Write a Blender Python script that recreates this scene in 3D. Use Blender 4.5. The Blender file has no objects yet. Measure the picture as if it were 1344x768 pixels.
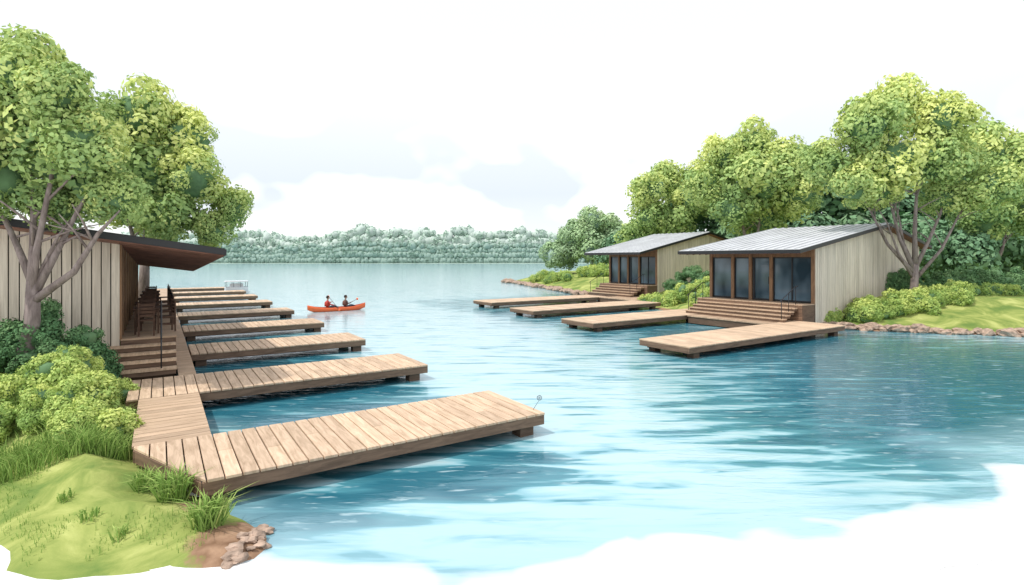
import bpy, bmesh, math, random
import numpy as np
from mathutils import Vector, noise, Matrix
from mathutils.geometry import delaunay_2d_cdt
random.seed(7); rng=np.random.default_rng(11)
scene=bpy.context.scene
ROT=math.radians(33.5); CR=math.cos(ROT); SR=math.sin(ROT)
def W(s,t,z=0.0): return Vector((s*CR-t*SR, s*SR+t*CR, z))
def toST(x,y): return (x*CR+y*SR, -x*SR+y*CR)

# ------------------------------------------------------------ materials
def newmat(name):
    m=bpy.data.materials.new(name); m.use_nodes=True
    nt=m.node_tree; b=nt.nodes['Principled BSDF']; return m,nt,b
def N(nt,typ,**kw):
    n=nt.nodes.new(typ)
    for k,v in kw.items():
        if k in n.inputs: n.inputs[k].default_value=v
        else: setattr(n,k,v)
    return n
def ramp(nt,stops):
    r=nt.nodes.new('ShaderNodeValToRGB'); e=r.color_ramp.elements
    while len(e)<len(stops): e.new(0.5)
    for i,(p,c) in enumerate(stops):
        e[i].position=p; e[i].color=(c[0],c[1],c[2],1)
    return r
def mapped(nt,scale,coord='Object'):
    tc=N(nt,'ShaderNodeTexCoord'); mp=N(nt,'ShaderNodeMapping'); mp.inputs['Scale'].default_value=scale
    nt.links.new(tc.outputs[coord],mp.inputs['Vector']); return mp
def mul_tint(nt,col_out,attr='tint'):
    a=N(nt,'ShaderNodeAttribute'); a.attribute_name=attr
    mx=N(nt,'ShaderNodeVectorMath'); mx.operation='SCALE'
    nt.links.new(col_out,mx.inputs[0]); nt.links.new(a.outputs['Fac'],mx.inputs['Scale']); return mx.outputs[0]
def wood(name,c1,c2,scale,rough=0.75,bump=0.25):
    m,nt,b=newmat(name); mp=mapped(nt,scale)
    n=N(nt,'ShaderNodeTexNoise',Scale=1.0,Detail=5.0,Roughness=0.65,Distortion=0.6); nt.links.new(mp.outputs[0],n.inputs['Vector'])
    r=ramp(nt,[(0.3,c2),(0.62,c1)]); nt.links.new(n.outputs['Fac'],r.inputs[0])
    nt.links.new(mul_tint(nt,r.outputs[0]),b.inputs['Base Color']); b.inputs['Roughness'].default_value=rough
    bp=N(nt,'ShaderNodeBump',Strength=bump,Distance=0.01); nt.links.new(n.outputs['Fac'],bp.inputs['Height']); nt.links.new(bp.outputs[0],b.inputs['Normal'])
    return m
def plain(name,c,rough=0.6,metal=0.0,var=0.15,sc=6.0):
    m,nt,b=newmat(name); mp=mapped(nt,(sc,sc,sc))
    n=N(nt,'ShaderNodeTexNoise',Scale=1.0,Detail=4.0); nt.links.new(mp.outputs[0],n.inputs['Vector'])
    r=ramp(nt,[(0.3,[x*(1-var) for x in c]),(0.7,[min(1,x*(1+var)) for x in c])]); nt.links.new(n.outputs['Fac'],r.inputs[0])
    nt.links.new(r.outputs[0],b.inputs['Base Color']); b.inputs['Roughness'].default_value=rough; b.inputs['Metallic'].default_value=metal
    return m
M_deck=wood('deck_planks',(0.68,0.50,0.35),(0.42,0.29,0.185),(14,1.6,6))
M_deckY=wood('deck_planks_long',(0.57,0.41,0.28),(0.38,0.26,0.165),(1.6,14,6))
M_beam=wood('dock_beam',(0.25,0.155,0.10),(0.12,0.072,0.046),(2,2,14))
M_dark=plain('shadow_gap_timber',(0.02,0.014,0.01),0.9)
M_side=wood('cabin_boards',(0.80,0.71,0.585),(0.54,0.46,0.365),(16,16,0.7),0.8)
M_trim=wood('cabin_trim',(0.33,0.19,0.10),(0.19,0.105,0.06),(6,6,1.5))
M_soff=wood('soffit_timber',(0.30,0.14,0.095),(0.15,0.068,0.045),(1.2,16,5))
M_black=plain('black_fascia',(0.018,0.018,0.02),0.45)
M_metal=plain('metal_roof',(0.56,0.575,0.59),0.7,0.0,0.12,0.7)
M_rail=plain('railing_steel',(0.02,0.02,0.025),0.4)
M_frame=plain('window_frame',(0.02,0.022,0.025),0.4)
M_furn=wood('furniture_timber',(0.12,0.06,0.035),(0.06,0.03,0.018),(6,6,6))
def glass():
    m,nt,b=newmat('window_glass'); mp=mapped(nt,(0.8,0.8,0.5))
    n=N(nt,'ShaderNodeTexNoise',Scale=1.0,Detail=2.0); nt.links.new(mp.outputs[0],n.inputs['Vector'])
    r=ramp(nt,[(0.35,(0.03,0.055,0.075)),(0.7,(0.16,0.24,0.30))]); nt.links.new(n.outputs['Fac'],r.inputs[0])
    nt.links.new(r.outputs[0],b.inputs['Base Color']); b.inputs['Roughness'].default_value=0.06; b.inputs['IOR'].default_value=1.5
    return m
M_glass=glass()
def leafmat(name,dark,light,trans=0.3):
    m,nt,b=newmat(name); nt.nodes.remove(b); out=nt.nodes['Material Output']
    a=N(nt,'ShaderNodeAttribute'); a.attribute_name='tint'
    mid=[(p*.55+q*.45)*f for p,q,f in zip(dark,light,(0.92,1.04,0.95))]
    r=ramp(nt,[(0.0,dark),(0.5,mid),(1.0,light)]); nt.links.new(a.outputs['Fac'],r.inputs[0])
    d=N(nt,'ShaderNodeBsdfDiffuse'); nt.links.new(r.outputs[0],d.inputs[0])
    if trans<=0: nt.links.new(d.outputs[0],out.inputs[0]); return m
    t=N(nt,'ShaderNodeBsdfTranslucent'); mx=N(nt,'ShaderNodeMixShader'); mx.inputs[0].default_value=trans
    nt.links.new(r.outputs[0],t.inputs[0])
    nt.links.new(d.outputs[0],mx.inputs[1]); nt.links.new(t.outputs[0],mx.inputs[2]); nt.links.new(mx.outputs[0],out.inputs[0])
    return m
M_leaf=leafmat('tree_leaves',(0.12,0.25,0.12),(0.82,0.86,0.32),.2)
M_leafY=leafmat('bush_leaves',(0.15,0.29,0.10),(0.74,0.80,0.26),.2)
M_leafD=leafmat('dark_bush_leaves',(0.06,0.15,0.08),(0.24,0.37,0.17),0)
M_leafW=leafmat('woodland_leaves',(0.11,0.21,0.14),(0.32,0.45,0.25),0)
M_leafM=leafmat('mid_leaves',(0.30,0.42,0.26),(0.66,0.74,0.42),0)
M_leafF=leafmat('distant_leaves',(0.27,0.37,0.32),(0.37,0.48,0.40),0)  # distance haze painted into the paler far leaf and core colours
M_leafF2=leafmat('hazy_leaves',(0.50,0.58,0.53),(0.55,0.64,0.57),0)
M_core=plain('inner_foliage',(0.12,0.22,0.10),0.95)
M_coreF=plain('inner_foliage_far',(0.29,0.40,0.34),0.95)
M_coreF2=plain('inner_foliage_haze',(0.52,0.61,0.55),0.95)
M_grassb=leafmat('grass_blades',(0.16,0.28,0.06),(0.52,0.60,0.20),0.2)
M_bark=wood('bark',(0.32,0.26,0.24),(0.14,0.105,0.095),(9,9,2),0.9,0.6)
M_rock=plain('rock',(0.40,0.29,0.22),0.9,0,0.45,7)

# ------------------------------------------------------------ mesh builder
class MB:
    def __init__(s): s.v=[];s.f=[];s.m=[];s.t=[]
    def hexa(s,p,mat=0,tint=1.0):
        b=len(s.v); s.v+= [tuple(q) for q in p]
        for f in ((0,3,2,1),(4,5,6,7),(0,1,5,4),(1,2,6,5),(2,3,7,6),(3,0,4,7)):
            s.f.append(tuple(b+i for i in f)); s.m.append(mat); s.t.append(tint)
    def box(s,x0,x1,y0,y1,z0,z1,mat=0,tint=1.0):
        x0,x1=min(x0,x1),max(x0,x1); y0,y1=min(y0,y1),max(y0,y1)
        s.hexa([(x0,y0,z0),(x1,y0,z0),(x1,y1,z0),(x0,y1,z0),(x0,y0,z1),(x1,y0,z1),(x1,y1,z1),(x0,y1,z1)],mat,tint)
    def tube(s,pts,rad,n=7,mat=0,tint=1.0):
        pts=[Vector(p) for p in pts]; rings=[]
        for i,p in enumerate(pts):
            d=(pts[min(i+1,len(pts)-1)]-pts[max(i-1,0)]).normalized()
            a=d.orthogonal().normalized() if i==0 else (pa-d*pa.dot(d)).normalized()
            pa=a; b=d.cross(a); r=rad[i] if hasattr(rad,'__len__') else rad
            base=len(s.v)
            for k in range(n):
                th=2*math.pi*k/n; s.v.append(tuple(p+(a*math.cos(th)+b*math.sin(th))*r))
            rings.append(base)
        for i in range(len(rings)-1):
            for k in range(n):
                s.f.append((rings[i]+k,rings[i]+(k+1)%n,rings[i+1]+(k+1)%n,rings[i+1]+k)); s.m.append(mat); s.t.append(tint)
        s.f.append(tuple(rings[0]+k for k in range(n))[::-1]); s.m.append(mat); s.t.append(tint)
        s.f.append(tuple(rings[-1]+k for k in range(n))); s.m.append(mat); s.t.append(tint)
    def ico(s,c,r,mat=0,sub=2,nz=0.25,sc=(1,1,1),tint=1.0,freq=1.3):
        bm=bmesh.new(); bmesh.ops.create_icosphere(bm,subdivisions=sub,radius=1.0)
        b=len(s.v); o=Vector((random.random()*50,random.random()*50,0))
        for v in bm.verts:
            k=1+nz*noise.noise(v.co*freq+o)*1.6
            s.v.append((c[0]+v.co.x*r*k*sc[0],c[1]+v.co.y*r*k*sc[1],c[2]+v.co.z*r*k*sc[2]))
        for f in bm.faces:
            s.f.append(tuple(b+v.index for v in f.verts)); s.m.append(mat); s.t.append(tint)
        bm.free()
    def build(s,name,mats,loc=(0,0,0),rot=0.0,parent=None,smooth=False,bevel=0.0,fix=True):
        me=bpy.data.meshes.new(name); me.from_pydata(s.v,[],s.f)
        for m in mats: me.materials.append(m)
        me.polygons.foreach_set('material_index',s.m)
        a=me.attributes.new('tint','FLOAT','FACE'); a.data.foreach_set('value',s.t)
        if fix:
            bm=bmesh.new(); bm.from_mesh(me); bmesh.ops.recalc_face_normals(bm,faces=bm.faces); bm.to_mesh(me); bm.free()
        if smooth: me.polygons.foreach_set('use_smooth',[True]*len(me.polygons))
        me.update()
        o=bpy.data.objects.new(name,me); scene.collection.objects.link(o)
        o.location=loc; o.rotation_euler=(0,0,rot)
        if parent: o.parent=parent
        if bevel:
            md=o.modifiers.new('Bevel','BEVEL'); md.width=bevel; md.segments=1; md.limit_method='ANGLE'
        return o
def empty(name,loc=(0,0,0),rot=0.0):
    e=bpy.data.objects.new(name,None); scene.collection.objects.link(e); e.location=loc; e.rotation_euler=(0,0,rot); return e
def jt(a=0.82,b=1.15): return random.uniform(a,b)

# ------------------------------------------------------------ terrain
def smooth_poly(pts,step,amp):
    out=[]; n=len(pts)
    for i in range(n):
        p0,p1,p2,p3=[Vector(pts[(i+k-1)%n]) for k in range(4)]
        L=(p2-p1).length; m=max(2,min(60,int(L/step)))
        for k in range(m):
            t=k/m
            q=0.5*((2*p1)+(p2-p0)*t+(2*p0-5*p1+4*p2-p3)*t*t+(3*p1-p0-3*p2+p3)*t**3)
            if L>25: q=p1.lerp(p2,t)
            a=amp*noise.noise(Vector((q.x*1.1,q.y*1.1,3)))+amp*0.4*noise.noise(Vector((q.x*4,q.y*4,9)))
            out.append((q.x+a,q.y+a))
    return np.array(out)
def inside(P,poly):
    x,y=P[:,0],P[:,1]; c=np.zeros(len(P),bool); n=len(poly); j=n-1
    for i in range(n):
        xi,yi=poly[i]; xj,yj=poly[j]
        if yi!=yj:
            k=((yi>y)!=(yj>y))&(x<(xj-xi)*(y-yi)/(yj-yi)+xi); c^=k
        j=i
    return c
def dist(P,poly):
    d=np.full(len(P),1e9); n=len(poly)
    for i in range(n):
        a=poly[i]; b=poly[(i+1)%n]; ab=b-a; L=(ab*ab).sum()+1e-12
        t=np.clip(((P-a)@ab)/L,0,1); q=a+t[:,None]*ab
        d=np.minimum(d,np.hypot(*(P-q).T))
    return d
def sm(x): x=np.clip(x,0,1); return x*x*(3-2*x)
class Land:
    def __init__(s,pts,step,amp,rise,run,seg):
        s.poly=smooth_poly(pts,step,amp); s.rise=rise; s.run=run; s.seg=seg
    def h(s,P,d=None):
        P=np.asarray(P,float).reshape(-1,2)
        if d is None: d=dist(P,s.poly)
        n=np.array([noise.noise(Vector((p[0]*0.35,p[1]*0.35,1)))for p in P])
        n2=np.array([noise.noise(Vector((p[0]*1.7,p[1]*1.7,4)))for p in P])
        return 0.11*np.clip(d/0.25,0,1)+s.rise*sm((d-0.2)/s.run)+0.12*n*np.clip(d/2,0,1)+0.035*n2*np.clip(d/.5,0,1)-0.02
    def z(s,x,y): return float(s.h([(x,y)])[0])
    def build(s,name,mat,soil):
        pl=s.poly; pts=[pl]
        for (x0,x1,y0,y1,st) in s.seg:
            gx,gy=np.meshgrid(np.arange(x0,x1,st),np.arange(y0,y1,st)); P=np.stack([gx.ravel(),gy.ravel()],1)
            P=P+rng.uniform(-.25,.25,P.shape)*st
            P=P[inside(P,pl)]; P=P[dist(P,pl)>0.12]; pts.append(P)
        A=np.concatenate(pts); n=len(pl)
        r=delaunay_2d_cdt([Vector(p) for p in A],[(i,(i+1)%n) for i in range(n)],[],0,1e-5)
        V=np.array([(v.x,v.y) for v in r[0]]); F=[f for f in r[2]]
        C=np.array([V[list(f)].mean(0) for f in F]); ok=inside(C,pl); F=[f for f,o in zip(F,ok) if o]
        d=dist(V,pl); z=s.h(V,d)
        me=bpy.data.meshes.new(name); me.from_pydata([(v[0],v[1],zz) for v,zz in zip(V,z)],[],F)
        a=me.attributes.new('soil','FLOAT','POINT'); a.data.foreach_set('value',[float(k) for k in soil(V,d)])
        me.materials.append(mat); me.polygons.foreach_set('use_smooth',[True]*len(F))
        bm=bmesh.new(); bm.from_mesh(me); bmesh.ops.recalc_face_normals(bm,faces=bm.faces)
        if sum(f.normal.z for f in bm.faces)<0: bmesh.ops.reverse_faces(bm,faces=bm.faces)
        bm.to_mesh(me); bm.free()
        o=bpy.data.objects.new(name,me); scene.collection.objects.link(o); return o
def lawnmat():
    m,nt,b=newmat('lawn_grass'); mp=mapped(nt,(1,1,1))
    n=N(nt,'ShaderNodeTexNoise',Scale=0.7,Detail=6.0,Roughness=0.6,Distortion=1.0); nt.links.new(mp.outputs[0],n.inputs['Vector'])
    r=ramp(nt,[(0.36,(0.14,0.22,0.055)),(0.47,(0.24,0.30,0.08)),(0.55,(0.34,0.385,0.115)),(0.66,(0.48,0.51,0.18))]); nt.links.new(n.outputs['Fac'],r.inputs[0])
    n2=N(nt,'ShaderNodeTexNoise',Scale=5.0,Detail=5.0); nt.links.new(mp.outputs[0],n2.inputs['Vector'])
    r2=ramp(nt,[(0.3,(0.19,0.11,0.065)),(0.7,(0.42,0.27,0.175))]); nt.links.new(n2.outputs['Fac'],r2.inputs[0])
    a=N(nt,'ShaderNodeAttribute'); a.attribute_name='soil'
    ad=N(nt,'ShaderNodeMath'); ad.operation='MULTIPLY'; nt.links.new(a.outputs['Fac'],ad.inputs[0])
    sc=N(nt,'ShaderNodeMath'); sc.operation='MULTIPLY_ADD'; sc.inputs[1].default_value=1.6; sc.inputs[2].default_value=0.2
    nt.links.new(n2.outputs['Fac'],sc.inputs[0]); nt.links.new(sc.outputs[0],ad.inputs[1])
    rr=ramp(nt,[(0.42,(0,0,0)),(0.56,(1,1,1))]); nt.links.new(ad.outputs[0],rr.inputs[0])
    mx=N(nt,'ShaderNodeMix'); mx.data_type='RGBA'; nt.links.new(rr.outputs[0],mx.inputs[0]); nt.links.new(r.outputs[0],mx.inputs[6]); nt.links.new(r2.outputs[0],mx.inputs[7])
    nt.links.new(mx.outputs[2],b.inputs['Base Color']); b.inputs['Roughness'].default_value=0.95; b.inputs['Specular IOR Level'].default_value=0.1
    bp=N(nt,'ShaderNodeBump',Strength=0.5,Distance=0.05); nt.links.new(n2.outputs['Fac'],bp.inputs['Height']); nt.links.new(bp.outputs[0],b.inputs['Normal'])
    return m
M_lawn=lawnmat()
def st(s,t): w=W(s,t); return (w.x,w.y)
left=Land([(-4.4,5.88),(-3.95,6.0),(-3.5,6.0),(-2.95,6.2),(-3.0,6.75),(-3.6,7.2),(-4.5,7.9),st(0.3,9.3),st(0.1,12),st(0.0,16),st(-0.1,22),st(-0.1,32),st(0.0,45),st(-0.3,60),st(-1.5,74),(-60,66),(-90,40),(-60,14),(-20,11.4),(-13,10.2),(-9.4,8.9),(-7.6,7.5),(-6.3,6.5),(-5.4,5.95)],0.25,0.16,1.0,2.6,
    [(-12,-2,4,12,0.22),(-26,-8,12,30,0.7),(-60,-18,10,70,2.5)])
def soilL(V,d):
    g=np.exp(-(((V[:,0]+3.3)/0.6)**2+((V[:,1]-6.5)/0.62)**2)*1.1)*1.2
    g2=0.62*np.exp(-(((V[:,0]+4.3)/0.5)**2+((V[:,1]-7.3)/0.4)**2))
    s,t=toST(V[:,0],V[:,1]); shore=np.where((s>-1.0)&(V[:,1]>7.6),np.clip(1-d/0.35,0,1),0)
    return np.maximum(np.maximum(g,g2),shore)
left.build('lawn',M_lawn,soilL)
right=Land([(16.3,26.7),(17.8,25.9),(19.8,24.9),(22.4,24.1),(25.5,23.2),(40,22.5),(90,24),(150,60),(150,130),(60,125),(12,104),(3.5,93),(-0.6,81.5),(1.2,74),(4.0,63),(5.8,55.5),(7.2,48),(9.3,42),(10.3,36.5),(11.5,32.5),(14.0,29.2)],0.5,0.35,1.35,6.5,
    [(8,34,22,46,0.8),(34,60,22,60,2.5),(-1,34,46,110,2.5),(60,150,25,125,8)])
right.build('lawn',M_lawn,lambda V,d: np.clip(1.0-d/0.55,0,1)*1.0)
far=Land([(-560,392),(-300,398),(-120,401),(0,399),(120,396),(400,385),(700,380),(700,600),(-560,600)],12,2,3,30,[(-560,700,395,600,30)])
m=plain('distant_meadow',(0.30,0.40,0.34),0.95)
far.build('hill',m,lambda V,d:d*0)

mg,nt,b=newmat('pale_ground'); mp=mapped(nt,(0.4,0.4,0.4)); n=N(nt,'ShaderNodeTexNoise',Scale=1.0,Detail=5.0); nt.links.new(mp.outputs[0],n.inputs['Vector'])
r=ramp(nt,[(0.3,(0.78,0.78,0.77)),(0.7,(0.84,0.84,0.83))]); nt.links.new(n.outputs['Fac'],r.inputs[0]); nt.links.new(r.outputs[0],b.inputs['Base Color']); b.inputs['Roughness'].default_value=1; b.inputs['Specular IOR Level'].default_value=0
g=MB(); g.v=[(-3000,-3000,-0.006),(3000,-3000,-0.006),(3000,3000,-0.006),(-3000,3000,-0.006)]; g.f=[(0,1,2,3)]; g.m=[0]; g.t=[1]; g.build('ground',[mg],fix=False)

# ------------------------------------------------------------ water
docksL=[(8.5,10.6),(14.2,16.4),(20.0,22.2),(26.4,28.6),(33.6,35.8),(41.4,43.6),(48.8,51.0),(56.2,58.4),(64,66.2)]
docksR=[(15.3,26.3,12.0,14.3),(17.2,28.2,19.0,21.4),(18.3,29.3,25.4,27.9),(19.4,30.5,31.9,34.5)]
def buildwater():
    fx=[-400,-60,-25,-12,-8,-6.3,-5,-4.2,-3.3,-2.6,-1.9,-1.2,-0.6,0.3,0.97,1.45,1.62,2.3,3.28,4.5,5.0,5.74,6.97,7.5,7.96,9.2,11,40,600]
    fy=[70,42,26,15.2,11.3,9.6,8.3,7.0,6.15,5.9,5.6,5.75,5.7,5.85,6.0,6.4,6.2,6.4,6.5,6.7,7.0,7.1,7.35,8.0,8.5,8.9,9.9,13,16]
    xs=np.concatenate([np.linspace(-400,-60,12)[:-1],np.linspace(-60,-8,40)[:-1],np.linspace(-8,14,320)[:-1],np.linspace(14,40,70)[:-1],np.linspace(40,600,25)])
    front=np.interp(xs,fx,fy)+0.12*np.abs(np.sin(xs*2.3+np.sin(xs*1.3)*1.5))
    ext=1.0; f0=front-ext
    v=np.linspace(0,1,190)
    X=np.repeat(xs[:,None],len(v),1); Y=f0[:,None]*( (430/f0[:,None])**(v[None,:]) )
    P=np.stack([X.ravel(),Y.ravel()],1)
    s,t=toST(P[:,0],P[:,1])
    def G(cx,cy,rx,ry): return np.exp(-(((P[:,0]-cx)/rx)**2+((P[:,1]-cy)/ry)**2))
    d=1.0*G(14,19.0,8.5,7.0)+0.75*G(20,15,9,5.5)+0.85*G(8.5,11.3,4.4,2.9)  # dock shade and tree reflections painted into the water colour
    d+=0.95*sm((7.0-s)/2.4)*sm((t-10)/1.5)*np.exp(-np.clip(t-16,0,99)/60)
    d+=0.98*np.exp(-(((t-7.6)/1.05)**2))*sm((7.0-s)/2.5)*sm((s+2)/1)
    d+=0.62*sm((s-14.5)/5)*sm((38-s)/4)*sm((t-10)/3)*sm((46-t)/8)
    edge=(Y-front[:,None]).ravel()
    nx,ny=len(xs),len(v); idx=np.arange(nx*ny).reshape(nx,ny)
    F=np.stack([idx[:-1,:-1],idx[1:,:-1],idx[1:,1:],idx[:-1,1:]],-1).reshape(-1,4)
    me=bpy.data.meshes.new('water'); me.from_pydata([(p[0],p[1],0.0) for p in P],[],F.tolist())
    a=me.attributes.new('water_shade','FLOAT','POINT'); a.data.foreach_set('value',np.clip(d,0,1.2).astype(np.float32))
    a=me.attributes.new('edge','FLOAT','POINT'); a.data.foreach_set('value',np.clip(edge,-2,4).astype(np.float32))
    o=bpy.data.objects.new('water',me); scene.collection.objects.link(o)
    m,nt,b=newmat('lake_water'); me.materials.append(m)
    tc=N(nt,'ShaderNodeTexCoord')
    def nz(scale,detail,dist_,rough=0.55):
        mp=N(nt,'ShaderNodeMapping'); mp.inputs['Scale'].default_value=scale; nt.links.new(tc.outputs['Object'],mp.inputs['Vector'])
        n=N(nt,'ShaderNodeTexNoise',Scale=1.0,Detail=detail,Roughness=rough,Distortion=dist_); nt.links.new(mp.outputs[0],n.inputs['Vector']); return n.outputs['Fac']
    def math_(op,a_,b_,c_=None):
        k=N(nt,'ShaderNodeMath'); k.operation=op
        for i,x in enumerate((a_,b_,c_)):
            if x is None: continue
            if isinstance(x,(int,float)): k.inputs[i].default_value=x
            else: nt.links.new(x,k.inputs[i])
        return k.outputs[0]
    dA=N(nt,'ShaderNodeAttribute'); dA.attribute_name='water_shade'; eA=N(nt,'ShaderNodeAttribute'); eA.attribute_name='edge'
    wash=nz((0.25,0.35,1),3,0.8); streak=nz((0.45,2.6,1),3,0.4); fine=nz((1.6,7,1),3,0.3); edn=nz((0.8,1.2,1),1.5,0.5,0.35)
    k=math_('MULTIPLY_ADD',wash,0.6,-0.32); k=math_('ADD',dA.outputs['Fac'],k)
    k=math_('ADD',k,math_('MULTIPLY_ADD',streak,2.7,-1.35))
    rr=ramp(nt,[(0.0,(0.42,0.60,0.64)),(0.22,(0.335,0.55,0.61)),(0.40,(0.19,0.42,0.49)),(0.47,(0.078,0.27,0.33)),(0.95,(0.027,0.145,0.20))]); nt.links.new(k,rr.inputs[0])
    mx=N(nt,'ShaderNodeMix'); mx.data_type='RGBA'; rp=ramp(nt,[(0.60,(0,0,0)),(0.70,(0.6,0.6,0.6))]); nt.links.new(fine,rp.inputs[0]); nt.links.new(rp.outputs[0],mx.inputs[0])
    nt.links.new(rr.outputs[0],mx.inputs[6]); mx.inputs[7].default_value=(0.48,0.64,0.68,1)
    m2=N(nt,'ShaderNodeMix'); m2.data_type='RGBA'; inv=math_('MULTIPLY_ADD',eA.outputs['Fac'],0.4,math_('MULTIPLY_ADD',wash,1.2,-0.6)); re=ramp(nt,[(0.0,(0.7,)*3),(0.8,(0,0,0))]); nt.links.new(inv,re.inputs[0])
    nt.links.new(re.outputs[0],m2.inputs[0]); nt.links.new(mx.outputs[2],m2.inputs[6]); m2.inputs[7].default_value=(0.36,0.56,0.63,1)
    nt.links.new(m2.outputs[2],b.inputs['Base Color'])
    b.inputs['Roughness'].default_value=0.1; b.inputs['IOR'].default_value=1.36
    hgt=math_('ADD',nz((1.3,4.5,1),3,0.6),math_('MULTIPLY',fine,0.4))
    bp=N(nt,'ShaderNodeBump',Strength=0.25,Distance=0.06); nt.links.new(hgt,bp.inputs['Height']); nt.links.new(bp.outputs[0],b.inputs['Normal'])
    df=N(nt,'ShaderNodeBsdfDiffuse'); df.inputs[0].default_value=(0.82,0.82,0.815,1)
    ek=math_('ADD',eA.outputs['Fac'],math_('MULTIPLY_ADD',edn,1.3,-0.65))
    er=ramp(nt,[(0.0,(0,0,0)),(0.06,(.4,.4,.4)),(0.20,(.6,.6,.6)),(0.32,(1,1,1))]); nt.links.new(ek,er.inputs[0])
    ms=N(nt,'ShaderNodeMixShader'); nt.links.new(er.outputs[0],ms.inputs[0]); nt.links.new(df.outputs[0],ms.inputs[1]); nt.links.new(b.outputs[0],ms.inputs[2])
    nt.links.new(ms.outputs[0],nt.nodes['Material Output'].inputs[0])
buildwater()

# ------------------------------------------------------------ docks (local x = s, y = t)
ZD=0.45
def dock(s0,s1,t0,t1,name='wooden_dock',pw=0.225,cut=0.0):
    o=MB(); L=s1-s0; Wd=t1-t0; n=int(round(L/pw)); p=L/n
    ys=lambda x: -.03 if (cut<=0 or x>=cut) else max(-.03,Wd*(1-x/cut))
    def plank(a0,a1,e0,e1,z1,tn,f0=None):
        o.hexa([(a0,e0,-.045),(a1,f0 if f0 is not None else e0,-.045),(a1,e1,-.045),(a0,e1,-.045),(a0,e0,z1),(a1,f0 if f0 is not None else e0,z1),(a1,e1,z1),(a0,e1,z1)],0,tn)
    for i in range(n):
        a=i*p; a0,a1=a+.010,a+p-.010; y0,y1=ys(a0),ys(a1)
        if random.random()<0.3 and a>cut:
            c=Wd*random.uniform(.3,.7)
            plank(a0,a1,-.03,c-.006,0,jt(.85,1.15)); plank(a0,a1,c+.006,Wd+.03,.001,jt(.85,1.15))
        else: plank(a0,a1,y0,Wd+.03,random.uniform(0,.004),jt(.85,1.15),y1)
    o.box(cut,L,0,.08,-.24,-.047,1); o.box(0.0,L,Wd-.08,Wd,-.24,-.047,1)
    if cut>0:
        o.hexa([(0.02,Wd-.085,-.24),(cut-.01,0.0,-.24),(cut-.01,.09,-.24),(.1,Wd-.085,-.24),(0.02,Wd-.085,-.047),(cut-.01,0.0,-.047),(cut-.01,.09,-.047),(.1,Wd-.085,-.047)],1,.9)
    else: o.box(0,.08,.082,Wd-.082,-.24,-.047,1,.9)
    o.box(L-.08,L,.082,Wd-.082,-.24,-.047,1,.9)
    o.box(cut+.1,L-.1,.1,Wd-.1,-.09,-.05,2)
    for fr in (0.05,0.95):
        xc=max(L*fr,cut+.17)
        for y in (0.12,Wd-.42): o.box(xc-.16,xc+.16,y,y+.3,-.62,-.242,1,.6)
    for y in (.3,Wd-.36): o.box(cut+.1,L-.1,y,y+.06,-.3,-.092,2)
    return o.build(name,[M_deck,M_beam,M_dark],W(s0,t0,ZD),ROT,bevel=0.006)
for i,(a,b_) in enumerate(docksL): dock((-0.35 if i==0 else (-0.6 if i==1 else 0.86)),6.4+min(.5,i*.08),a,b_,cut=.85 if i==0 else 0)
for (a,b_,c,d) in docksR: dock(a,b_,c,d,pw=0.3)
def boardwalk(s0,s1,t0,t1):
    o=MB(); Wd=s1-s0; L=t1-t0; n=int(L/.22); p=L/n
    for i in range(n): o.box(-.02,Wd,i*p+.008,i*p+p-.008,-.045,random.uniform(0,.004),0,jt())
    for x in (0,Wd-.06): o.box(x,x+.055,0,L,-.26,-.047,1)
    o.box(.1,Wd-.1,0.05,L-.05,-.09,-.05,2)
    for k in range(int(L/3)+1): o.box(Wd-.3,Wd-.08,min(L-.2,k*3+.1),min(L-.02,k*3+.3),-.7,-.262,1,.6)
    o.build('boardwalk',[M_deckY,M_beam,M_dark],W(s0,t0,ZD-.008),ROT)
boardwalk(-0.35,0.76,10.65,14.15)
boardwalk(0.45,0.83,16.45,32.5)
boardwalk(-0.5,0.83,32.55,66)

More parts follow.
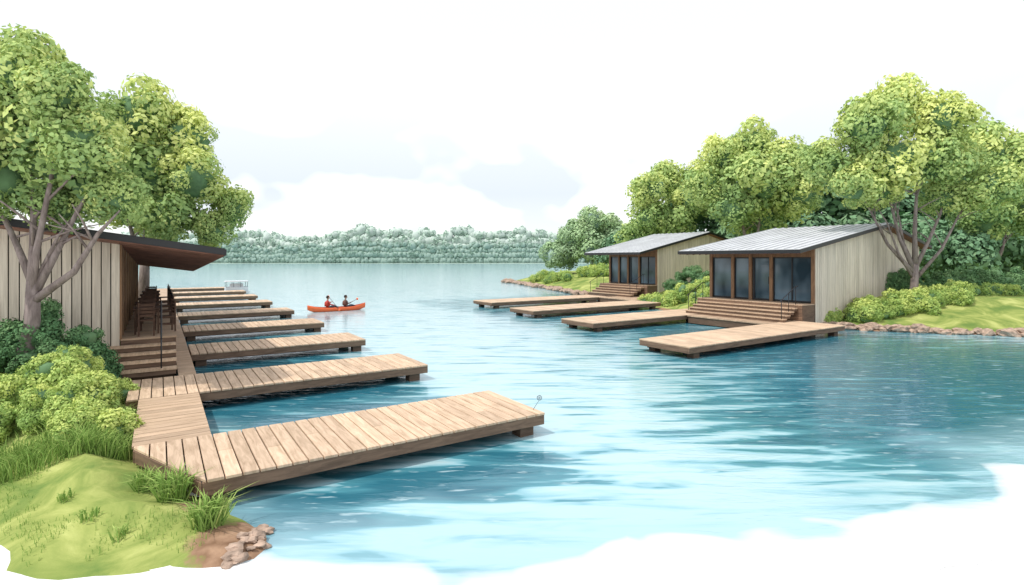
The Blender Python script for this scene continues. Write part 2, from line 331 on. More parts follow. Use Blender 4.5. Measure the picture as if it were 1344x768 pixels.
# ------------------------------------------------------------ cabins
def cabin(s0,t0,L,D,sgn,zd,zf,slope,ridge,over,oside,drop,metal,deck,steps,posts,zbase=-0.1,deckrange=None):
    root=empty('lakeside_cabin',W(s0,t0,0),ROT)
    X=lambda a:sgn*a
    def zr(a,b):
        z=zf-slope*a if a>ridge else zf-slope*ridge+ (0.21*(a-ridge))
        return z-drop*b
    def slab(mb,a0,a1,b0,b1,o0,o1,mat,tint=1.0):
        q=[(a0,b0),(a1,b0),(a1,b1),(a0,b1)]
        mb.hexa([(X(a),b,zr(a,b)+o0) for a,b in q]+[(X(a),b,zr(a,b)+o1) for a,b in q],mat,tint)
    w=MB()
    for side in (0,1):
        y0,y1=(-.03,0.0) if side==0 else (L,L+.03)
        a=0.0
        while a>-D+.05:
            a2=max(a-.205,-D); g=.026; tn=jt(.86,1.08)
            w.hexa([(X(a),y0,zbase),(X(a2+g),y0,zbase),(X(a2+g),y1,zbase),(X(a),y1,zbase),
                    (X(a),y0,zr(a,y0)-.034),(X(a2+g),y0,zr(a2+g,y0)-.034),(X(a2+g),y1,zr(a2+g,y1)-.034),(X(a),y1,zr(a,y1)-.034)],0,tn)
            a=a2
        yb0,yb1=(0.003,.12) if side==0 else (L-.12,L-.003)
        for (p,q) in ((-.05,max(ridge,-D)),(max(ridge,-D),-D)):
            if abs(p-q)<.01: continue
            w.hexa([(X(p),yb0,zbase),(X(q),yb0,zbase),(X(q),yb1,zbase),(X(p),yb1,zbase)]+[(X(a_),b_,zr(a_,b_)-.036) for a_,b_ in ((p,yb0),(q,yb0),(q,yb1),(p,yb1))],1)
    w.hexa([(X(-D),0,zbase),(X(-D+.12),0,zbase),(X(-D+.12),L,zbase),(X(-D),L,zbase)]+[(X(a_),b_,zr(a_,b_)-.05) for a_,b_ in ((-D,0),(-D+.12,0),(-D+.12,L),(-D,L))],0)
    w.build('walls',[M_side,M_dark],parent=root)
    r=MB(); segs=[(over,ridge)]+([(ridge,-D-.6)] if ridge>-D else [])
    for a0,a1 in segs:
        slab(r,a0,a1,-oside,L+oside,0.0,.17,0)
        slab(r,a0-.06,a1,-oside+.06,L+oside-.06,-.03,-.002,1)
        slab(r,a0-.04,a1,-oside+.05,L+oside-.05,.172,.19,2)
        b=-oside+.3
        while b<L+oside-.1:
            slab(r,a0-.05,a1,b,b+.035,.191,.235,2,1.0) if metal else None
            b+=.5
    b=-oside+.2
    while b<L+oside-.2:
        slab(r,over-.08,0.03,b,b+.05,-.06,-.031,1,.7); b+=.42
    r.build('roof',[M_black,M_soff,M_metal if metal else M_black],parent=root)
    f=MB(); zh=zd+2.35
    f.hexa([(X(-.2),0.0,zh),(X(.0),0.0,zh),(X(.0),L,zh-drop*L*.8),(X(-.2),L,zh-drop*L*.8)]+[(X(a_),b_,zr(a_,b_)-.036) for a_,b_ in ((-.2,0),(0,0),(0,L),(-.2,L))],0,.8)
    for p in posts: f.box(X(-.15),X(.05),p,p+.17,zd,zr(0,p)-.05,0)
    f.build('timber_frame',[M_trim],parent=root)
    wn=MB(); ps=posts
    for i in range(len(ps)-1):
        p,q=ps[i]+.17,ps[i+1]
        if q-p<.3: continue
        zt=zh-drop*q
        wn.box(X(-.12),X(-.09),p,q,zd+.02,zt,1)
        nm=max(1,int(round((q-p)/1.1)))
        for k in range(nm+1):
            c=p+(q-p)*k/nm; c=min(max(c,p+.03),q-.03); wn.box(X(-.088),X(-.03),c-.03,c+.03,zd+.02,zt,0)
        wn.box(X(-.088),X(-.035),p,q,zt-.07,zt,0); wn.box(X(-.088),X(-.035),p,q,zd+.02,zd+.1,0)
    wn.build('windows',[M_frame,M_glass],parent=root)
    dr=MB(); p=ps[1]+.17; q=p+.95
    dr.box(X(-.028),X(-.012),p+.05,p+.1,zd+.9,zd+1.3,0); dr.box(X(-.085),X(-.02),q-.05,q+.02,zd+.03,zh-drop*q-.08,0); dr.build('door',[M_rail],parent=root)
    d=MB(); b0,b1=deckrange or (0,L)
    n=int((b1-b0)/.2)
    for i in range(n):
        y=b0+i*(b1-b0)/n; d.box(X(.02),X(deck),y+.006,y+(b1-b0)/n-.006,zd-.045,zd,0,jt())
    k=int((zd-.1)/.18)
    for i in range(k): d.box(X(deck-.06),X(deck-.02),b0+.01,b1-.01,zd-.05-.18*(i+1)+.012,zd-.05-.18*i,1,jt())
    for y in (b0+.01,b1-.05): d.box(X(0.02),X(deck-.07),y,y+.04,zbase,zd-.047,1,.8)
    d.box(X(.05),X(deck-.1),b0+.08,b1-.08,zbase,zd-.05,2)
    d.build('deck',[M_deckY,M_beam,M_dark],parent=root)
    s=MB(); kind,q0,q1,ns,run=steps; rz=(zd-ZD)/ns
    for i in range(1,ns):
        z=zd-rz*i
        if kind=='front':
            a0=deck+run*(i-1)+.005; s.box(X(a0),X(a0+run),q0,q1,z-.05,z,0,jt(.9,1.1)); s.box(X(a0),X(a0+run-.03),q0+.03,q1-.03,-.1 if i==ns-1 else z-rz+.004,z-.052,1,.75)
        else:
            y=b0-run*i; s.box(X(q0),X(q1),y,y+run-.004,z-.05,z,0,jt(.9,1.1)); s.box(X(q0+.02),X(q1-.02),y+.03,y+run-.004,z-rz+.004,z-.052,1,.75)
    s.build('steps',[M_deck if kind!='front' else M_deckY,M_beam],parent=root)
    h=MB()
    if kind=='front':
        for y in (q0+.15,q1-.15):
            A=(X(deck-.05),y,zd); B=(X(deck+run*(ns-1)-.1),y,ZD+rz)
            for P in (A,B,tuple((A[i]+B[i])/2 for i in range(3))): h.tube([P,(P[0],P[1],P[2]+.9)],.018)
            h.tube([(A[0]-sgn*.2,y,zd+.9),(A[0],y,zd+.9),(B[0],y,B[2]+.9),(B[0]+sgn*.12,y,B[2]+.82)],.022)
    else:
        y1=b0-run*(ns-1)
        A=(X(q1-.35),b0+.05,zd); B=(X(q1-.35),y1+.1,ZD+rz)
        for P in (A,B): h.tube([P,(P[0],P[1],P[2]+.95)],.018)
        h.tube([(A[0],b0+.6,zd+.95),(A[0],b0+.05,zd+.95),(B[0],B[1],B[2]+.95),(B[0],B[1]-.15,B[2]+.8)],.022)
        h.tube([(A[0],b0+.05,zd+.5),(B[0],B[1],B[2]+.5)],.012)
    h.build('handrail',[M_rail],parent=root,smooth=True)
    return root
cabin(-0.9,18.1,14.0,8.0,+1,1.3,3.93,0.148,-20,2.5,1.0,0.045,False,1.33,('side',-.25,1.3,5,.34),[0.0,0.9,2.3,3.9,5.6,7.4,9.2,11.2,13.83],deckrange=(0,13.9))
cabin(27.4,13.9,6.1,12.6,-1,1.25,4.15,0.165,-7.4,2.3,0.5,0,True,1.2,('front',.2,5.9,5,.33),[0.0,2.2,3.4,4.5,5.93])
cabin(34.2,30.0,5.6,10.5,-1,1.35,4.4,0.21,-6.3,2.6,0.5,0,True,1.2,('front',.3,5.3,5,.4),[0.0,1.9,3.2,4.3,5.43])
def landing(s0,s1,t0,t1):
    o=MB(); L=s1-s0;Wd=t1-t0;n=int(Wd/.24)
    for i in range(n): o.box(0,L,i*Wd/n+.006,(i+1)*Wd/n-.006,-.05,0,0,jt())
    o.box(.05,L-.05,.05,Wd-.05,-.4,-.052,1,.7); o.build('landing_platform',[M_deckY,M_beam],W(s0,t0,ZD-.012),ROT)
landing(23.9,26.25,14.45,18.9); landing(29.4,32.6,28.0,31.8)

# ------------------------------------------------------------ deck furniture
def chair(s,t,z,rot):
    o=MB()
    for x in (-.2,.16):
        for y in (-.2,.16): o.box(x,x+.04,y,y+.04,0,.43 if x>0 else .95,0)
    o.box(-.16,.22,-.22,.22,.432,.47,0)
    for k in range(4): o.box(-.195,-.175,-.15,.15,.55+k*.1,.62+k*.1,0)
    o.box(-.2,.2,-.19,-.17,.2,.23,0); o.box(-.2,.2,.17,.19,.2,.23,0)
    o.build('wooden_chair',[M_furn],W(s,t,z),ROT+rot)
def table(s,t,z):
    o=MB()
    for k in range(5): o.box(-.34+k*.138,-.34+k*.138+.13,-.45,.45,.72,.755,0,jt())
    for x in (-.3,.26):
        for y in (-.4,.36): o.box(x,x+.05,y,y+.05,0,.718,0)
    o.box(-.26,.26,-.37,-.34,.62,.7,0); o.box(-.26,.26,.34,.37,.62,.7,0)
    o.build('wooden_table',[M_furn],W(s,t,z),ROT)
for t in (19.3,21.5,23.8,26.4,29.0):
    table(-.3,t,1.3); chair(-.3,t-.72,1.3,math.pi/2); chair(-.28,t+.75,1.3,-math.pi/2); chair(.2,t+.1,1.3,math.pi+.2)
o=MB()
for k in range(6): o.tube([(0,k*2,0),(0,k*2,.95)],.02)
for z in (.3,.6,.95): o.tube([(0,0,z),(0,10,z)],.012 if z<.9 else .022)
o.build('deck_railing',[M_rail],W(.38,21.5,1.3),ROT,smooth=True)

# ------------------------------------------------------------ foliage
def leaves(centers,radii,tints,per,lsz,flat=1.0,jit=0.4):
    n=len(centers); C=np.repeat(centers,per,0); R=np.repeat(radii,per); T=np.repeat(tints,per)
    d=rng.normal(size=(n*per,3)); d[:,2]+=.25; d/=np.linalg.norm(d,axis=1)[:,None]
    P=C+d*(R*(.70+.45*rng.random(n*per)))[:,None]*np.array([1,1,flat])
    nn=d+rng.normal(size=d.shape)*jit; nn/=np.linalg.norm(nn,axis=1)[:,None]
    a=np.cross(nn,rng.normal(size=d.shape)); a/=np.linalg.norm(a,axis=1)[:,None]+1e-9; b=np.cross(nn,a)
    S=(lsz*R*(.6+.8*rng.random(n*per)))[:,None]
    V=np.stack([P-a*S*.75,P+b*S*.45,P+a*S*.75,P-b*S*.45],1).reshape(-1,3)
    t=np.clip(T+rng.normal(size=n*per)*.07,0,1)
    return V,t
def plant(name,loc,lobes,leaf,core,per=230,clumps=16,lsz=.24,trunk=None,cr=.42,tbase=.5,tv=.18,flat=1.0,barkmat=None,hg=.25,jit=.35,cs=.58):
    Cs=[];Rs=[];Ts=[]; mb=MB()
    zmin=min(l[2]-l[3] for l in lobes); zmax=max(l[2]+l[3] for l in lobes)
    for (x,y,z,r) in lobes:
        lt=tbase+random.uniform(-tv,tv)*.5
        for k in range(clumps):
            d=np.array([random.gauss(0,1),random.gauss(0,1),random.gauss(0.15,.9)]); d/=np.linalg.norm(d)
            rr=r*random.uniform(cr*.6,cr*1.2); cz=z+d[2]*r*.68*flat; q=random.uniform(.6,.8)
            Cs.append([x+d[0]*r*q,y+d[1]*r*q,cz]); Rs.append(rr); Ts.append(lt+random.uniform(-tv,tv)+hg*((cz-zmin)/(zmax-zmin)-.5))  # hg paints lit crown tops and shaded undersides into the leaf tint
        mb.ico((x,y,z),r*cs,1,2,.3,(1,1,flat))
    if trunk:
        base,fork,r0,tg=trunk
        base=Vector(base); fork=Vector(fork)
        mid=base.lerp(fork,.5)+Vector((random.uniform(-.1,.1),0,0))
        mb.tube([base+Vector((0,0,-.3)),base+Vector((0,0,.1)),mid,fork],[r0*1.5,r0*1.15,r0*.9,r0*.75],9,2)
        for (tx,ty,tz,rt) in tg:
            e=Vector((tx,ty,tz)); st_=base.lerp(fork,random.uniform(.55,1.0))
            c=st_.lerp(e,.45)+Vector((random.uniform(-.15,.15),0,-(e-st_).length*.08))
            c2=st_.lerp(e,.75)+Vector((random.uniform(-.15,.15),random.uniform(-.1,.1),0))
            mb.tube([st_,c,c2,e],[r0*rt,r0*rt*.7,r0*rt*.45,r0*rt*.15],7,2)
            for q in range(3):
                s2=c.lerp(c2,random.random()); e2=s2+Vector((random.uniform(-1,1),random.uniform(-.6,.6),random.uniform(.2,1)))*(e-st_).length*.3
                mb.tube([s2,s2.lerp(e2,.5)+Vector((0,0,.05)),e2],[r0*rt*.35,r0*rt*.22,r0*rt*.08],5,2)
    V,t=leaves(np.array(Cs),np.array(Rs),np.array(Ts),per,lsz,flat,jit)
    nb=len(mb.v); nV=len(V)//4
    allv=np.concatenate([np.array(mb.v).reshape(-1,3),V]) if nb else V
    F=(np.arange(nV*4).reshape(-1,4)+nb).tolist()
    me=bpy.data.meshes.new(name); me.from_pydata(allv.tolist(),[],mb.f+F)
    for m_ in (leaf,core,barkmat or M_bark): me.materials.append(m_)
    me.polygons.foreach_set('material_index',mb.m+[0]*nV)
    a=me.attributes.new('tint','FLOAT','FACE'); a.data.foreach_set('value',np.concatenate([np.array(mb.t,dtype=np.float32),t.astype(np.float32)]))
    me.polygons.foreach_set('use_smooth',[m_!=0 for m_ in mb.m]+[False]*nV)
    o=bpy.data.objects.new(name,me); scene.collection.objects.link(o); o.location=loc; return o
def L3(l,dy): return [(a,random.uniform(-dy,dy),b,c) for a,b,c in l]
lz=left.z(-11.2,12.2)
TK=dict(per=190,clumps=24,lsz=.235,cr=.42,hg=.4,tv=.22)
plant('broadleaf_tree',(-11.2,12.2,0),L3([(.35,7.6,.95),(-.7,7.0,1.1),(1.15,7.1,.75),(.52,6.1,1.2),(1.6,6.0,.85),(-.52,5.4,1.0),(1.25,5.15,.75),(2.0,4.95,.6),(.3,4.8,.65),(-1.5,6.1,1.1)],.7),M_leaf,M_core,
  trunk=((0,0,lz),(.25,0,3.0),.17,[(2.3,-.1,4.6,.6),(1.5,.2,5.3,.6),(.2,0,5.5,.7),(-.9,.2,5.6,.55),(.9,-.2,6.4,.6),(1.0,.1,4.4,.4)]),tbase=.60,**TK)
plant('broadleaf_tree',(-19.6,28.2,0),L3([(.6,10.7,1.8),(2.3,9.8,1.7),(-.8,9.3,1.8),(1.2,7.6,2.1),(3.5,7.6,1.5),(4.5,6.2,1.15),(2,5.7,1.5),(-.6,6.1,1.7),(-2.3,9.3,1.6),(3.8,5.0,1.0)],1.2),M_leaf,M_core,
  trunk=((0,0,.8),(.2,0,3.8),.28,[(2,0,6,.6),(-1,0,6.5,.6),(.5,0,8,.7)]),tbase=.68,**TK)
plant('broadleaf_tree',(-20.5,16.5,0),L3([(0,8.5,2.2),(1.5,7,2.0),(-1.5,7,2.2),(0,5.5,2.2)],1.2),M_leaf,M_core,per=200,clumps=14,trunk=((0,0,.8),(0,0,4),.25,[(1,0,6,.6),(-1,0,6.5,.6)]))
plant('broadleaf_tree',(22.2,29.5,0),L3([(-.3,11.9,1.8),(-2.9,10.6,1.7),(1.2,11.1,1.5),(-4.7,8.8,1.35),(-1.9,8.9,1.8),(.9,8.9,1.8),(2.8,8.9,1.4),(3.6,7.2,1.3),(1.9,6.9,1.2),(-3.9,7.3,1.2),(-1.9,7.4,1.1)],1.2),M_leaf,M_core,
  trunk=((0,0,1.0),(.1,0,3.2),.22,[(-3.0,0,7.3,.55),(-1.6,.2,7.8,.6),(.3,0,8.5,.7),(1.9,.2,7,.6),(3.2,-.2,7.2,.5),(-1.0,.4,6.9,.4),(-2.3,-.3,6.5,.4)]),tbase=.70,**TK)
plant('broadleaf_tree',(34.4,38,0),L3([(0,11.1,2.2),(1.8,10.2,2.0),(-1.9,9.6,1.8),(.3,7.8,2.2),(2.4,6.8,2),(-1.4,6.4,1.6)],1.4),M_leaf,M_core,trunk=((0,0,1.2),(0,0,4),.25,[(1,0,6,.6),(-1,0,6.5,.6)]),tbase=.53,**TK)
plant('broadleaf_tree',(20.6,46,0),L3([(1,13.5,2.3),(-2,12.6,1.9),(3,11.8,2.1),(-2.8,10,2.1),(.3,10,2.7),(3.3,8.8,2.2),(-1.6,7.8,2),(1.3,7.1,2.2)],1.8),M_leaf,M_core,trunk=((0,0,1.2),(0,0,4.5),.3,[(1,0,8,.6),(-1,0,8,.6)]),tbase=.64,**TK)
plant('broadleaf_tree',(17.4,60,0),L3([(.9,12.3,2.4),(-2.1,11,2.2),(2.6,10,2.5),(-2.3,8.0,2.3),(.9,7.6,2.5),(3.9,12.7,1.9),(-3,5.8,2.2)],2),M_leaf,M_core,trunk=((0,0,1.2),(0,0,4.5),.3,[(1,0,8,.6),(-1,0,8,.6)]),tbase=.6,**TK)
plant('broadleaf_tree',(12,78,0),L3([(-.5,8.9,2.2),(2.2,7.9,2.5),(-3.3,6.6,2.4),(-6,3.9,2.1),(-1,5.0,3),(3.3,5.2,2.8),(-4.2,4.0,2.3)],2),M_leafM,M_coreF,trunk=((0,0,1.2),(0,0,4),.3,[(1,0,7,.6),(-1,0,7,.6)]),tbase=.4,**TK)
wl=[]
for (x,y,z,r) in [(30.5,55,12,3.2),(33.5,55,9.8,3.6),(28.5,55,8.8,3.2),(38,56,9,4),(43.8,55,9.5,4),(48.6,54,8.6,4),(53.5,54,9,4.2),(26,60,9,3.5),(22,64,9.5,3.4),(59,54,9,4.5),(66,56,9,5)]:
    wl.append((x,y,z,r)); wl.append((x+1,y-2,4.4,r*1.05))
wl+=[(18,70,5,3.5),(24,56,4.2,3.2),(27.5,47.5,4,2.4),(31,46,4.2,2.6),(34.5,44.5,4.5,2.8),(38.5,44,4.6,2.8),(42.5,44,4.6,3.0),(30,38.5,3.8,1.9),(33,38,3.6,2.0),(14,72,4,2.8),(47,44,4.6,3.2)]
plant('woodland',(0,0,0),wl,M_leafW,M_core,per=120,clumps=20,lsz=.3,tbase=.5)
def forest(y0,x0,x1,step,h,leaf,core,amp=.35):
    lb=[];x=x0
    while x<x1:
        hh=h*(1+amp*noise.noise(Vector((x*.014,y0,0)))+amp*.6*noise.noise(Vector((x*.06,y0,7)))+random.uniform(-.05,.05)); r=h*random.uniform(.11,.19)
        lb.append((x,y0+random.uniform(-3,3),hh-r,r)); lb.append((x+step*.4,y0-2,(hh-r)*.72,h*.17)); lb.append((x,y0-4,(hh-r)*.45,h*.18)); lb.append((x+step*.5,y0-5,h*.13,h*.19)); x+=step*random.uniform(.8,1.2)
    plant('distant_forest',(0,0,0),lb,leaf,core,per=26,clumps=9,lsz=.55,tbase=.45,flat=1.0,tv=.12,jit=.8,cs=.95,hg=.7,cr=.5)
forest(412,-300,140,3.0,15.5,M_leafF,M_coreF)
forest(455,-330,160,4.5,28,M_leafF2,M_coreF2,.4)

def bush(x,y,spread,n,h,leaf,land,name='bush',per=200,clumps=12,r=.45,lsz=.24,tb=.55):
    lb=[]
    for i in range(n):
        dx=random.uniform(-1,1)*spread[0]; dy=random.uniform(-1,1)*spread[1]
        z=land.z(x+dx,y+dy); hh=h*random.uniform(.6,1.05); rr=r*random.uniform(.75,1.2)
        lb.append((dx,dy,z+max(hh-rr,rr*.4),rr))
        if hh>1.6*rr: lb.append((dx,dy-.1,z+rr*.5,rr*1.05))
    return plant(name,(x,y,0),lb,leaf,M_core,per=per,clumps=clumps,lsz=lsz,tbase=tb,hg=.3)
for (s,t,sp,n,h) in [(-1.15,11.9,(.4,.4),5,.65),(-1.35,13.2,(.6,.5),7,.9),(-1.7,14.4,(.7,.5),8,1.05),(-1.0,15.2,(.4,.35),4,.7),(-2.6,13.6,(.5,.4),5,.95)]:
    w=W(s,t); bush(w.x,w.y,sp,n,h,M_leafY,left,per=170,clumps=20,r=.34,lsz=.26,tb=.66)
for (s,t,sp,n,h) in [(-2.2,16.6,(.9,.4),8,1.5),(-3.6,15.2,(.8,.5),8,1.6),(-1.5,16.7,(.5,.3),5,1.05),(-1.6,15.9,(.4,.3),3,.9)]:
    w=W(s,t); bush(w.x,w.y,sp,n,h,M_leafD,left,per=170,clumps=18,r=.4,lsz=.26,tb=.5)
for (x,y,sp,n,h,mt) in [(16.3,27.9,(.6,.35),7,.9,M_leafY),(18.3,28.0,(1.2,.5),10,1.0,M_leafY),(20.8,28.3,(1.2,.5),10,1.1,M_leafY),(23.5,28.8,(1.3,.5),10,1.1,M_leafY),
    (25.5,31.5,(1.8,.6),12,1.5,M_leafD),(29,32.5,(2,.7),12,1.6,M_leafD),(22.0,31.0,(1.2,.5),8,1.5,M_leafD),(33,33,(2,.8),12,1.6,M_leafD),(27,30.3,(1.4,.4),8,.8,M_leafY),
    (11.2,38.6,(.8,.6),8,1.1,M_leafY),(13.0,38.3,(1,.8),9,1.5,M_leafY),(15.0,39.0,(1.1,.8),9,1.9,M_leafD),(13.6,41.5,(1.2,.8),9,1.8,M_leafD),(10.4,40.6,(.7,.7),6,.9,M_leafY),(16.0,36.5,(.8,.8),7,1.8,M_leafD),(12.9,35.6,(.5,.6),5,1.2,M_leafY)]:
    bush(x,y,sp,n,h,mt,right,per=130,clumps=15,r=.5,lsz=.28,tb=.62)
for (x,y,sp,n,h) in [(5.5,68,(1.5,1),9,1.3),(8.5,66,(2,1),10,1.5),(12,64,(2,1),10,1.6),(4.4,74,(1.5,1),8,1.5)]:
    bush(x,y,sp,n,h,M_leafY,right,per=110,clumps=12,r=.8,tb=.6)

# ------------------------------------------------------------ grass blades
def blades(name,pts,hmin,hmax,wd,lean,leaf=M_grassb,tb=.5):
    V=[];F=[];T=[]
    for (x,y,z) in pts:
        h=random.uniform(hmin,hmax); th=random.uniform(0,2*math.pi); l=random.uniform(.1,1)*lean*h
        dx,dy=math.cos(th),math.sin(th); ph=random.uniform(0,math.pi); wx,wy=math.cos(ph)*wd,math.sin(ph)*wd
        b=len(V)
        V+= [(x-wx,y-wy,z-.02),(x+wx,y+wy,z-.02),(x+dx*l*.4+wx*.8,y+dy*l*.4+wy*.8,z+h*.6),(x+dx*l*.4-wx*.8,y+dy*l*.4-wy*.8,z+h*.6),(x+dx*l,y+dy*l,z+h*(1-.25*lean))]
        F+=[(b,b+1,b+2,b+3),(b+3,b+2,b+4)]; k=min(1,max(0,random.gauss(tb,.22))); T+=[k,k]
    me=bpy.data.meshes.new(name); me.from_pydata(V,[],F); me.materials.append(leaf)
    a=me.attributes.new('tint','FLOAT','FACE'); a.data.foreach_set('value',T)
    o=bpy.data.objects.new(name,me); scene.collection.objects.link(o)
def tuft(x,y,n,r,h):
    z=left.z(x,y); pts=[]
    for _ in range(n):
        a=random.uniform(0,6.28); q=r*math.sqrt(random.random()); pts.append((x+q*math.cos(a),y+q*math.sin(a),z))
    blades('grass_tuft',pts,h*.5,h,.011,1.1,tb=.45)
tuft(-5.35,7.8,130,.14,.45); tuft(-4.68,7.36,240,.17,.62); tuft(-3.85,6.75,240,.18,.52); tuft(-6.2,9.4,140,.2,.4); tuft(-6.6,8.9,90,.14,.3)
for (x,y) in ((-6.1,7.3),(-5.3,6.7),(-7.2,8.6),(-4.7,6.4),(-7.9,9.6)): tuft(x,y,26,.1,.2)
P=rng.uniform((-12,5),(-2.8,13),(26000,2)); P=P[inside(P,left.poly)]; dd=dist(P,left.poly); P=P[dd>.12]
s,t=toST(P[:,0],P[:,1]); P=P[~((s>-.5)&(t>8.3))]
nzv=np.array([noise.noise(Vector((p[0]*1.3,p[1]*1.3,5))) for p in P]); P=P[nzv>.05]
hz=left.h(P); blades('meadow_grass',[(p[0],p[1],z) for p,z in zip(P,hz)],.03,.09,.004,.8,tb=.4)
pts=[]
for _ in range(4200):
    s=random.gauss(-.75,.22); t=random.uniform(10.9,13.6); w=W(s,t)
    if s<-.4: pts.append((w.x,w.y))
for _ in range(1800):
    s=random.uniform(-2.8,-.9); t=random.uniform(10.9,12.2); w=W(s,t); pts.append((w.x,w.y))
hz=left.h(pts); blades('tall_grass',[(p[0],p[1],z) for p,z in zip(pts,hz)],.18,.5,.007,.9,tb=.4)

# ------------------------------------------------------------ rocks
def rocks(name,lst,land):
    o=MB()
    for (x,y,r) in lst:
        z=land.z(x,y); o.ico((x,y,max(z,0)+r*.3),r,0,2,.45,(random.uniform(1,1.4),random.uniform(.8,1.1),random.uniform(.5,.75)),1,1.0)
    o.build(name,[M_rock])
rocks('shoreline_rocks',[(-3.12+random.gauss(0,.14),6.40+random.gauss(0,.22),random.uniform(.04,.095)) for _ in range(22)],left)
pl=right.poly; sel=[p for p in pl if 15.8<p[0]<27 and 22<p[1]<27.5]
lst=[]
for p in sel:
    for _ in range(4): lst.append((p[0]+random.gauss(0,.22),p[1]+random.gauss(.12,.1),random.uniform(.12,.32)))
rocks('shoreline_rocks',lst,right)
sel=[p for p in pl if -1<p[0]<7 and 50<p[1]<84]
rocks('shoreline_rocks',[(p[0]+random.gauss(0,.3),p[1]+random.gauss(0,.3),random.uniform(.2,.4)) for p in sel for _ in range(2)],right)

# ------------------------------------------------------------ kayak and paddlers
M_or=plain('kayak_shell',(0.85,0.15,0.04),0.35,0,.06); M_in=plain('kayak_inside',(0.35,0.05,0.02),0.6)
kang=math.radians(36); KL=Vector((-11.8,36.0,0.0))
def kayak():
    o=MB(); n=24; Lh=1.95
    def sec(u,inner):
        w=.40*(1-abs(u)**2.4)**.8+.004; zt=.26+.22*abs(u)**3; zb=-.1+.26*abs(u)**4
        if inner: w=max(w-.03,.002); zb+=.05
        return [(u*Lh, w*math.cos(a), zt+(zt-zb)*(-abs(math.sin(a))**.8)) for a in np.linspace(0,math.pi,9)]
    for inner in (0,1):
        rings=[]
        for i in range(n+1):
            u=-1+2*i/n; b=len(o.v); o.v+=sec(u,inner); rings.append(b)
        for i in range(n):
            for k in range(8): o.f.append((rings[i]+k,rings[i]+k+1,rings[i+1]+k+1,rings[i+1]+k)); o.m.append(inner); o.t.append(1)
        if inner==0: out=rings
    for i in range(n):
        for k in (0,8): o.f.append((out[i]+k,out[i+1]+k,rings[i+1]+k,rings[i]+k)); o.m.append(0); o.t.append(1)
    for x in (-.65,.55): o.box(x-.12,x+.12,-.3,.3,.06,.1,1)
    return o.build('kayak',[M_or,M_in],KL,kang,smooth=True)
kayak()
M_skin=plain('skin',(0.45,0.26,0.18),0.55,0,.05); M_hair=plain('hair',(0.03,0.018,0.012),0.8); M_pants=plain('trousers',(0.05,0.06,0.09),0.8)
def skinobj(name,chains,mat,parent,sub=1):
    me=bpy.data.meshes.new(name); V=[];E=[];R=[];key={}
    for ch in chains:
        prev=None
        for (p,r) in ch:
            k=tuple(round(c,4) for c in p)
            if k not in key: key[k]=len(V); V.append(p); R.append(r)
            i=key[k]
            if prev is not None and prev!=i: E.append((prev,i))
            prev=i
    me.from_pydata(V,E,[]); ob=bpy.data.objects.new(name,me); scene.collection.objects.link(ob)
    md=ob.modifiers.new('Skin','SKIN')
    for i,r in enumerate(R): me.skin_vertices[0].data[i].radius=r if isinstance(r,tuple) else (r,r)
    me.skin_vertices[0].data[0].use_root=True
    ob.modifiers.new('Sub','SUBSURF').render_levels=2; me.materials.append(mat); md.use_smooth_shade=True
    ob.parent=parent; return ob
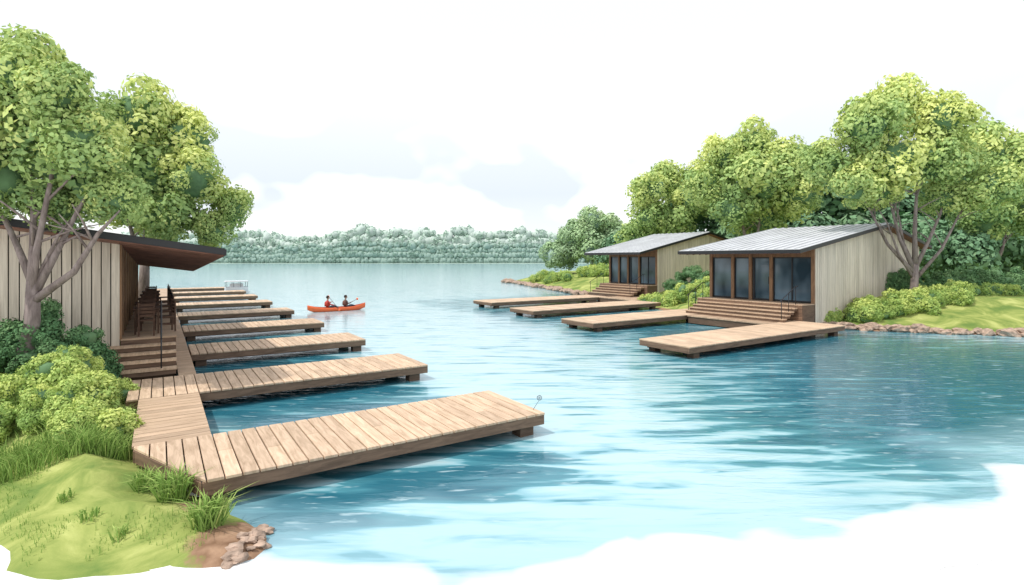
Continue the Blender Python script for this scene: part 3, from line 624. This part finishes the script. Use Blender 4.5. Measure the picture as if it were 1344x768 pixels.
def kayaker(lx,shirt,tilt,vest):
    off=Matrix.Rotation(kang,4,'Z')@Vector((lx,0,.1)); e=empty('kayaker',KL+off,kang)
    sh=plain('shirt',shirt,0.7)
    pel=((0,0,.12),(.15,.12))
    arms=[]
    hands={1:(.40,.27,.42+tilt),-1:(.40,-.27,.42-tilt)}
    legs=[]
    for sd in (1,-1):
        w=hands[sd]; arms.append([((0,0,.53),(.15,.11)),((0,sd*.17,.57),.065),((.10,sd*.30,.38),.045),((w[0]-.05,w[1],w[2]-.01),.034)])
        legs.append([pel,((.1,sd*.1,.1),.085),((.45,sd*.15,.27),.06),((.82,sd*.1,.05),.042),((.86,sd*.1,.14),.03)])
    skinobj('torso',[[pel,((-.02,0,.33),(.14,.10)),((0,0,.53),(.15,.11)),((.01,0,.62),.06)]]+arms,sh,e)
    skinobj('legs',legs,M_pants,e)
    skinobj('neck',[[((.01,0,.6),.055),((.02,0,.68),.05),((.025,0,.74),.055)]],M_skin,e)
    for sd in (1,-1):
        w=hands[sd]; ch=[[((w[0]-.08,w[1],w[2]-.015),.03),((w[0]-.03,w[1],w[2]),.028)]]
        skinobj('hand',ch,M_skin,e)
        for k in range(4):
            y=w[1]+(k-1.5)*.021; l=(.026,.03,.028,.022)[k]
            skinobj('finger',[[((w[0]-.03,y,w[2]+.01),.009),((w[0],y,w[2]+.028),.0085),((w[0]+l*.9,y,w[2]+.012),.008),((w[0]+l*.6,y,w[2]-.014),.007)]],M_skin,e)
        skinobj('thumb',[[((w[0]-.04,w[1]-sd*.03,w[2]-.005),.011),((w[0]-.01,w[1]-sd*.045,w[2]-.022),.01),((w[0]+.015,w[1]-sd*.04,w[2]-.02),.008)]],M_skin,e)
    h=MB(); h.ico((.04,0,.82),.1,0,3,0,(1.0,.78,1.2)); h.ico((.142,0,.815),.018,0,1,0,(1,.7,1.3)); h.ico((.13,0,.77),.02,2,1,0,(.5,1.2,.3))
    for sd in (1,-1): h.ico((.125,sd*.032,.835),.012,1,1,0); h.ico((.03,sd*.08,.82),.024,0,1,0,(.8,.4,1.2))
    h.ico((.015,0,.85),.108,1,3,.08,(1.0,.82,1.05)); h.build('head',[M_skin,M_hair,M_or],parent=e,smooth=True)
    v=MB(); v.tube([(-.01,0,.25),(-.01,0,.35),(0,0,.5),(0,0,.57)],[.17,.185,.18,.13],12,0); vo=v.build('life_vest',[vest],parent=e,smooth=True)
    p=MB(); a=Vector((.42,.95,.44+tilt*3.5)); b=Vector((.42,-.95,.44-tilt*3.5)); p.tube([a,b],.015,8)
    for q,sg in ((a,1),(b,-1)):
        d=(a-b).normalized()*sg; c=q+d*.2; p.ico(c,.2,1,2,0,(.12,1,.42))
    p.build('paddle',[M_rail,M_or],parent=e,smooth=True)
kayaker(-.65,(.45,.05,.04),.09,plain('red_vest',(.5,.05,.03),.7)); kayaker(.55,(.12,.07,.06),-.07,plain('brown_vest',(.16,.07,.05),.7))

M_wh=plain('white_gelcoat',(.72,.74,.76),.4,0,.05)
def pontoon():
    e=empty('pontoon_boat',(-27.6,53.4,0),ROT); e.scale=(.72,.8,.95)
    h=MB()
    for y in (-.75,.75): h.tube([(-1.5,y,.12),(-1.3,y,.12),(1.2,y,.12),(1.6,y,.25)],[.05,.22,.22,.05],10,0)
    h.box(-1.4,1.4,-.95,.95,.36,.44,0)
    h.build('hull',[M_wh],parent=e)
    c=MB()
    for y in (-.93,.89):
        c.box(-1.35,1.35,y,y+.04,.442,.75,0)
        for x in (-1.3,-.45,.4,1.25): c.box(x,x+.05,y,y+.04,.752,1.30,1)
    for x in (-1.38,1.34): c.box(x,x+.03,-.88,.88,.442,.75,0)
    c.box(-1.45,1.45,-1.0,1.0,1.302,1.38,0); c.box(-.8,.8,-.5,.5,.442,1.1,0)
    c.build('canopy',[M_wh,M_frame],parent=e)
pontoon()
o=MB(); o.tube([(0,0,0),(.06,0,.1),(.12,0,.19)],.004,6)
ring=[(.13+.05*math.cos(a),0,.245+.05*math.sin(a)) for a in np.linspace(0,2*math.pi,15)]; o.tube(ring,.004,6)
for k in range(5):
    a=k*1.257; o.tube([(.13+.022*math.cos(q)+.022*math.cos(a),0,.245+.022*math.sin(q)+.022*math.sin(a)) for q in np.linspace(0,2*math.pi,8)],.0025,5)
o.build('mooring_marker',[M_rail],W(6.3,8.75,ZD),0)

# ------------------------------------------------------------ light
sd=Vector((-0.50,-0.30,1.0)).normalized()
w=bpy.data.worlds.new('World'); scene.world=w; w.use_nodes=True; nt=w.node_tree; nt.nodes.clear()
out=nt.nodes.new('ShaderNodeOutputWorld'); sky=nt.nodes.new('ShaderNodeTexSky'); sky.sky_type='NISHITA'; sky.sun_disc=False
sky.sun_elevation=math.asin(sd.z); sky.sun_rotation=math.atan2(sd.x,sd.y)
b1=nt.nodes.new('ShaderNodeBackground'); b1.inputs[1].default_value=0.05; nt.links.new(sky.outputs[0],b1.inputs[0])
b2=nt.nodes.new('ShaderNodeBackground'); b2.inputs[1].default_value=0.93
tc=nt.nodes.new('ShaderNodeTexCoord'); mp=nt.nodes.new('ShaderNodeMapping'); mp.inputs['Scale'].default_value=(1,1,1.6); mp.inputs['Location'].default_value=(0.35,0.2,0.1); nt.links.new(tc.outputs['Generated'],mp.inputs[0])
nn=nt.nodes.new('ShaderNodeTexNoise'); nn.inputs['Scale'].default_value=3.6; nn.inputs['Detail'].default_value=3; nt.links.new(mp.outputs[0],nn.inputs['Vector'])
cr_=ramp(nt,[(0.50,(1,1,1)),(0.54,(0.74,0.76,0.80))]); nt.links.new(nn.outputs['Fac'],cr_.inputs[0])
sx=nt.nodes.new('ShaderNodeSeparateXYZ'); nt.links.new(tc.outputs['Generated'],sx.inputs[0])
zr_=ramp(nt,[(0.0,(.5,.5,.5)),(0.12,(1,1,1)),(0.27,(0,0,0))]); nt.links.new(sx.outputs[2],zr_.inputs[0])
mxw=nt.nodes.new('ShaderNodeMix'); mxw.data_type='RGBA'; mxw.inputs[6].default_value=(1,1,1,1); nt.links.new(zr_.outputs[0],mxw.inputs[0]); nt.links.new(cr_.outputs[0],mxw.inputs[7])
nt.links.new(mxw.outputs[2],b2.inputs[0])
ad=nt.nodes.new('ShaderNodeAddShader'); nt.links.new(b1.outputs[0],ad.inputs[0]); nt.links.new(b2.outputs[0],ad.inputs[1]); nt.links.new(ad.outputs[0],out.inputs[0])
sl=bpy.data.lights.new('sun','SUN'); sl.energy=2.7; sl.angle=math.radians(.6); sl.color=(1,.96,.9)
so=bpy.data.objects.new('sun',sl); scene.collection.objects.link(so); so.rotation_euler=sd.to_track_quat('Z','Y').to_euler()
scene.view_settings.view_transform='Standard'; scene.view_settings.look='None'; scene.view_settings.exposure=0
cam=bpy.data.cameras.new('camera'); cam.sensor_width=36; cam.lens=18.75; cam.shift_y=-44/1344; cam.clip_end=6000; cam.clip_start=.1
co=bpy.data.objects.new('camera',cam); scene.collection.objects.link(co); co.location=(0,0,3.5); co.rotation_euler=(math.radians(90),0,0); scene.camera=co
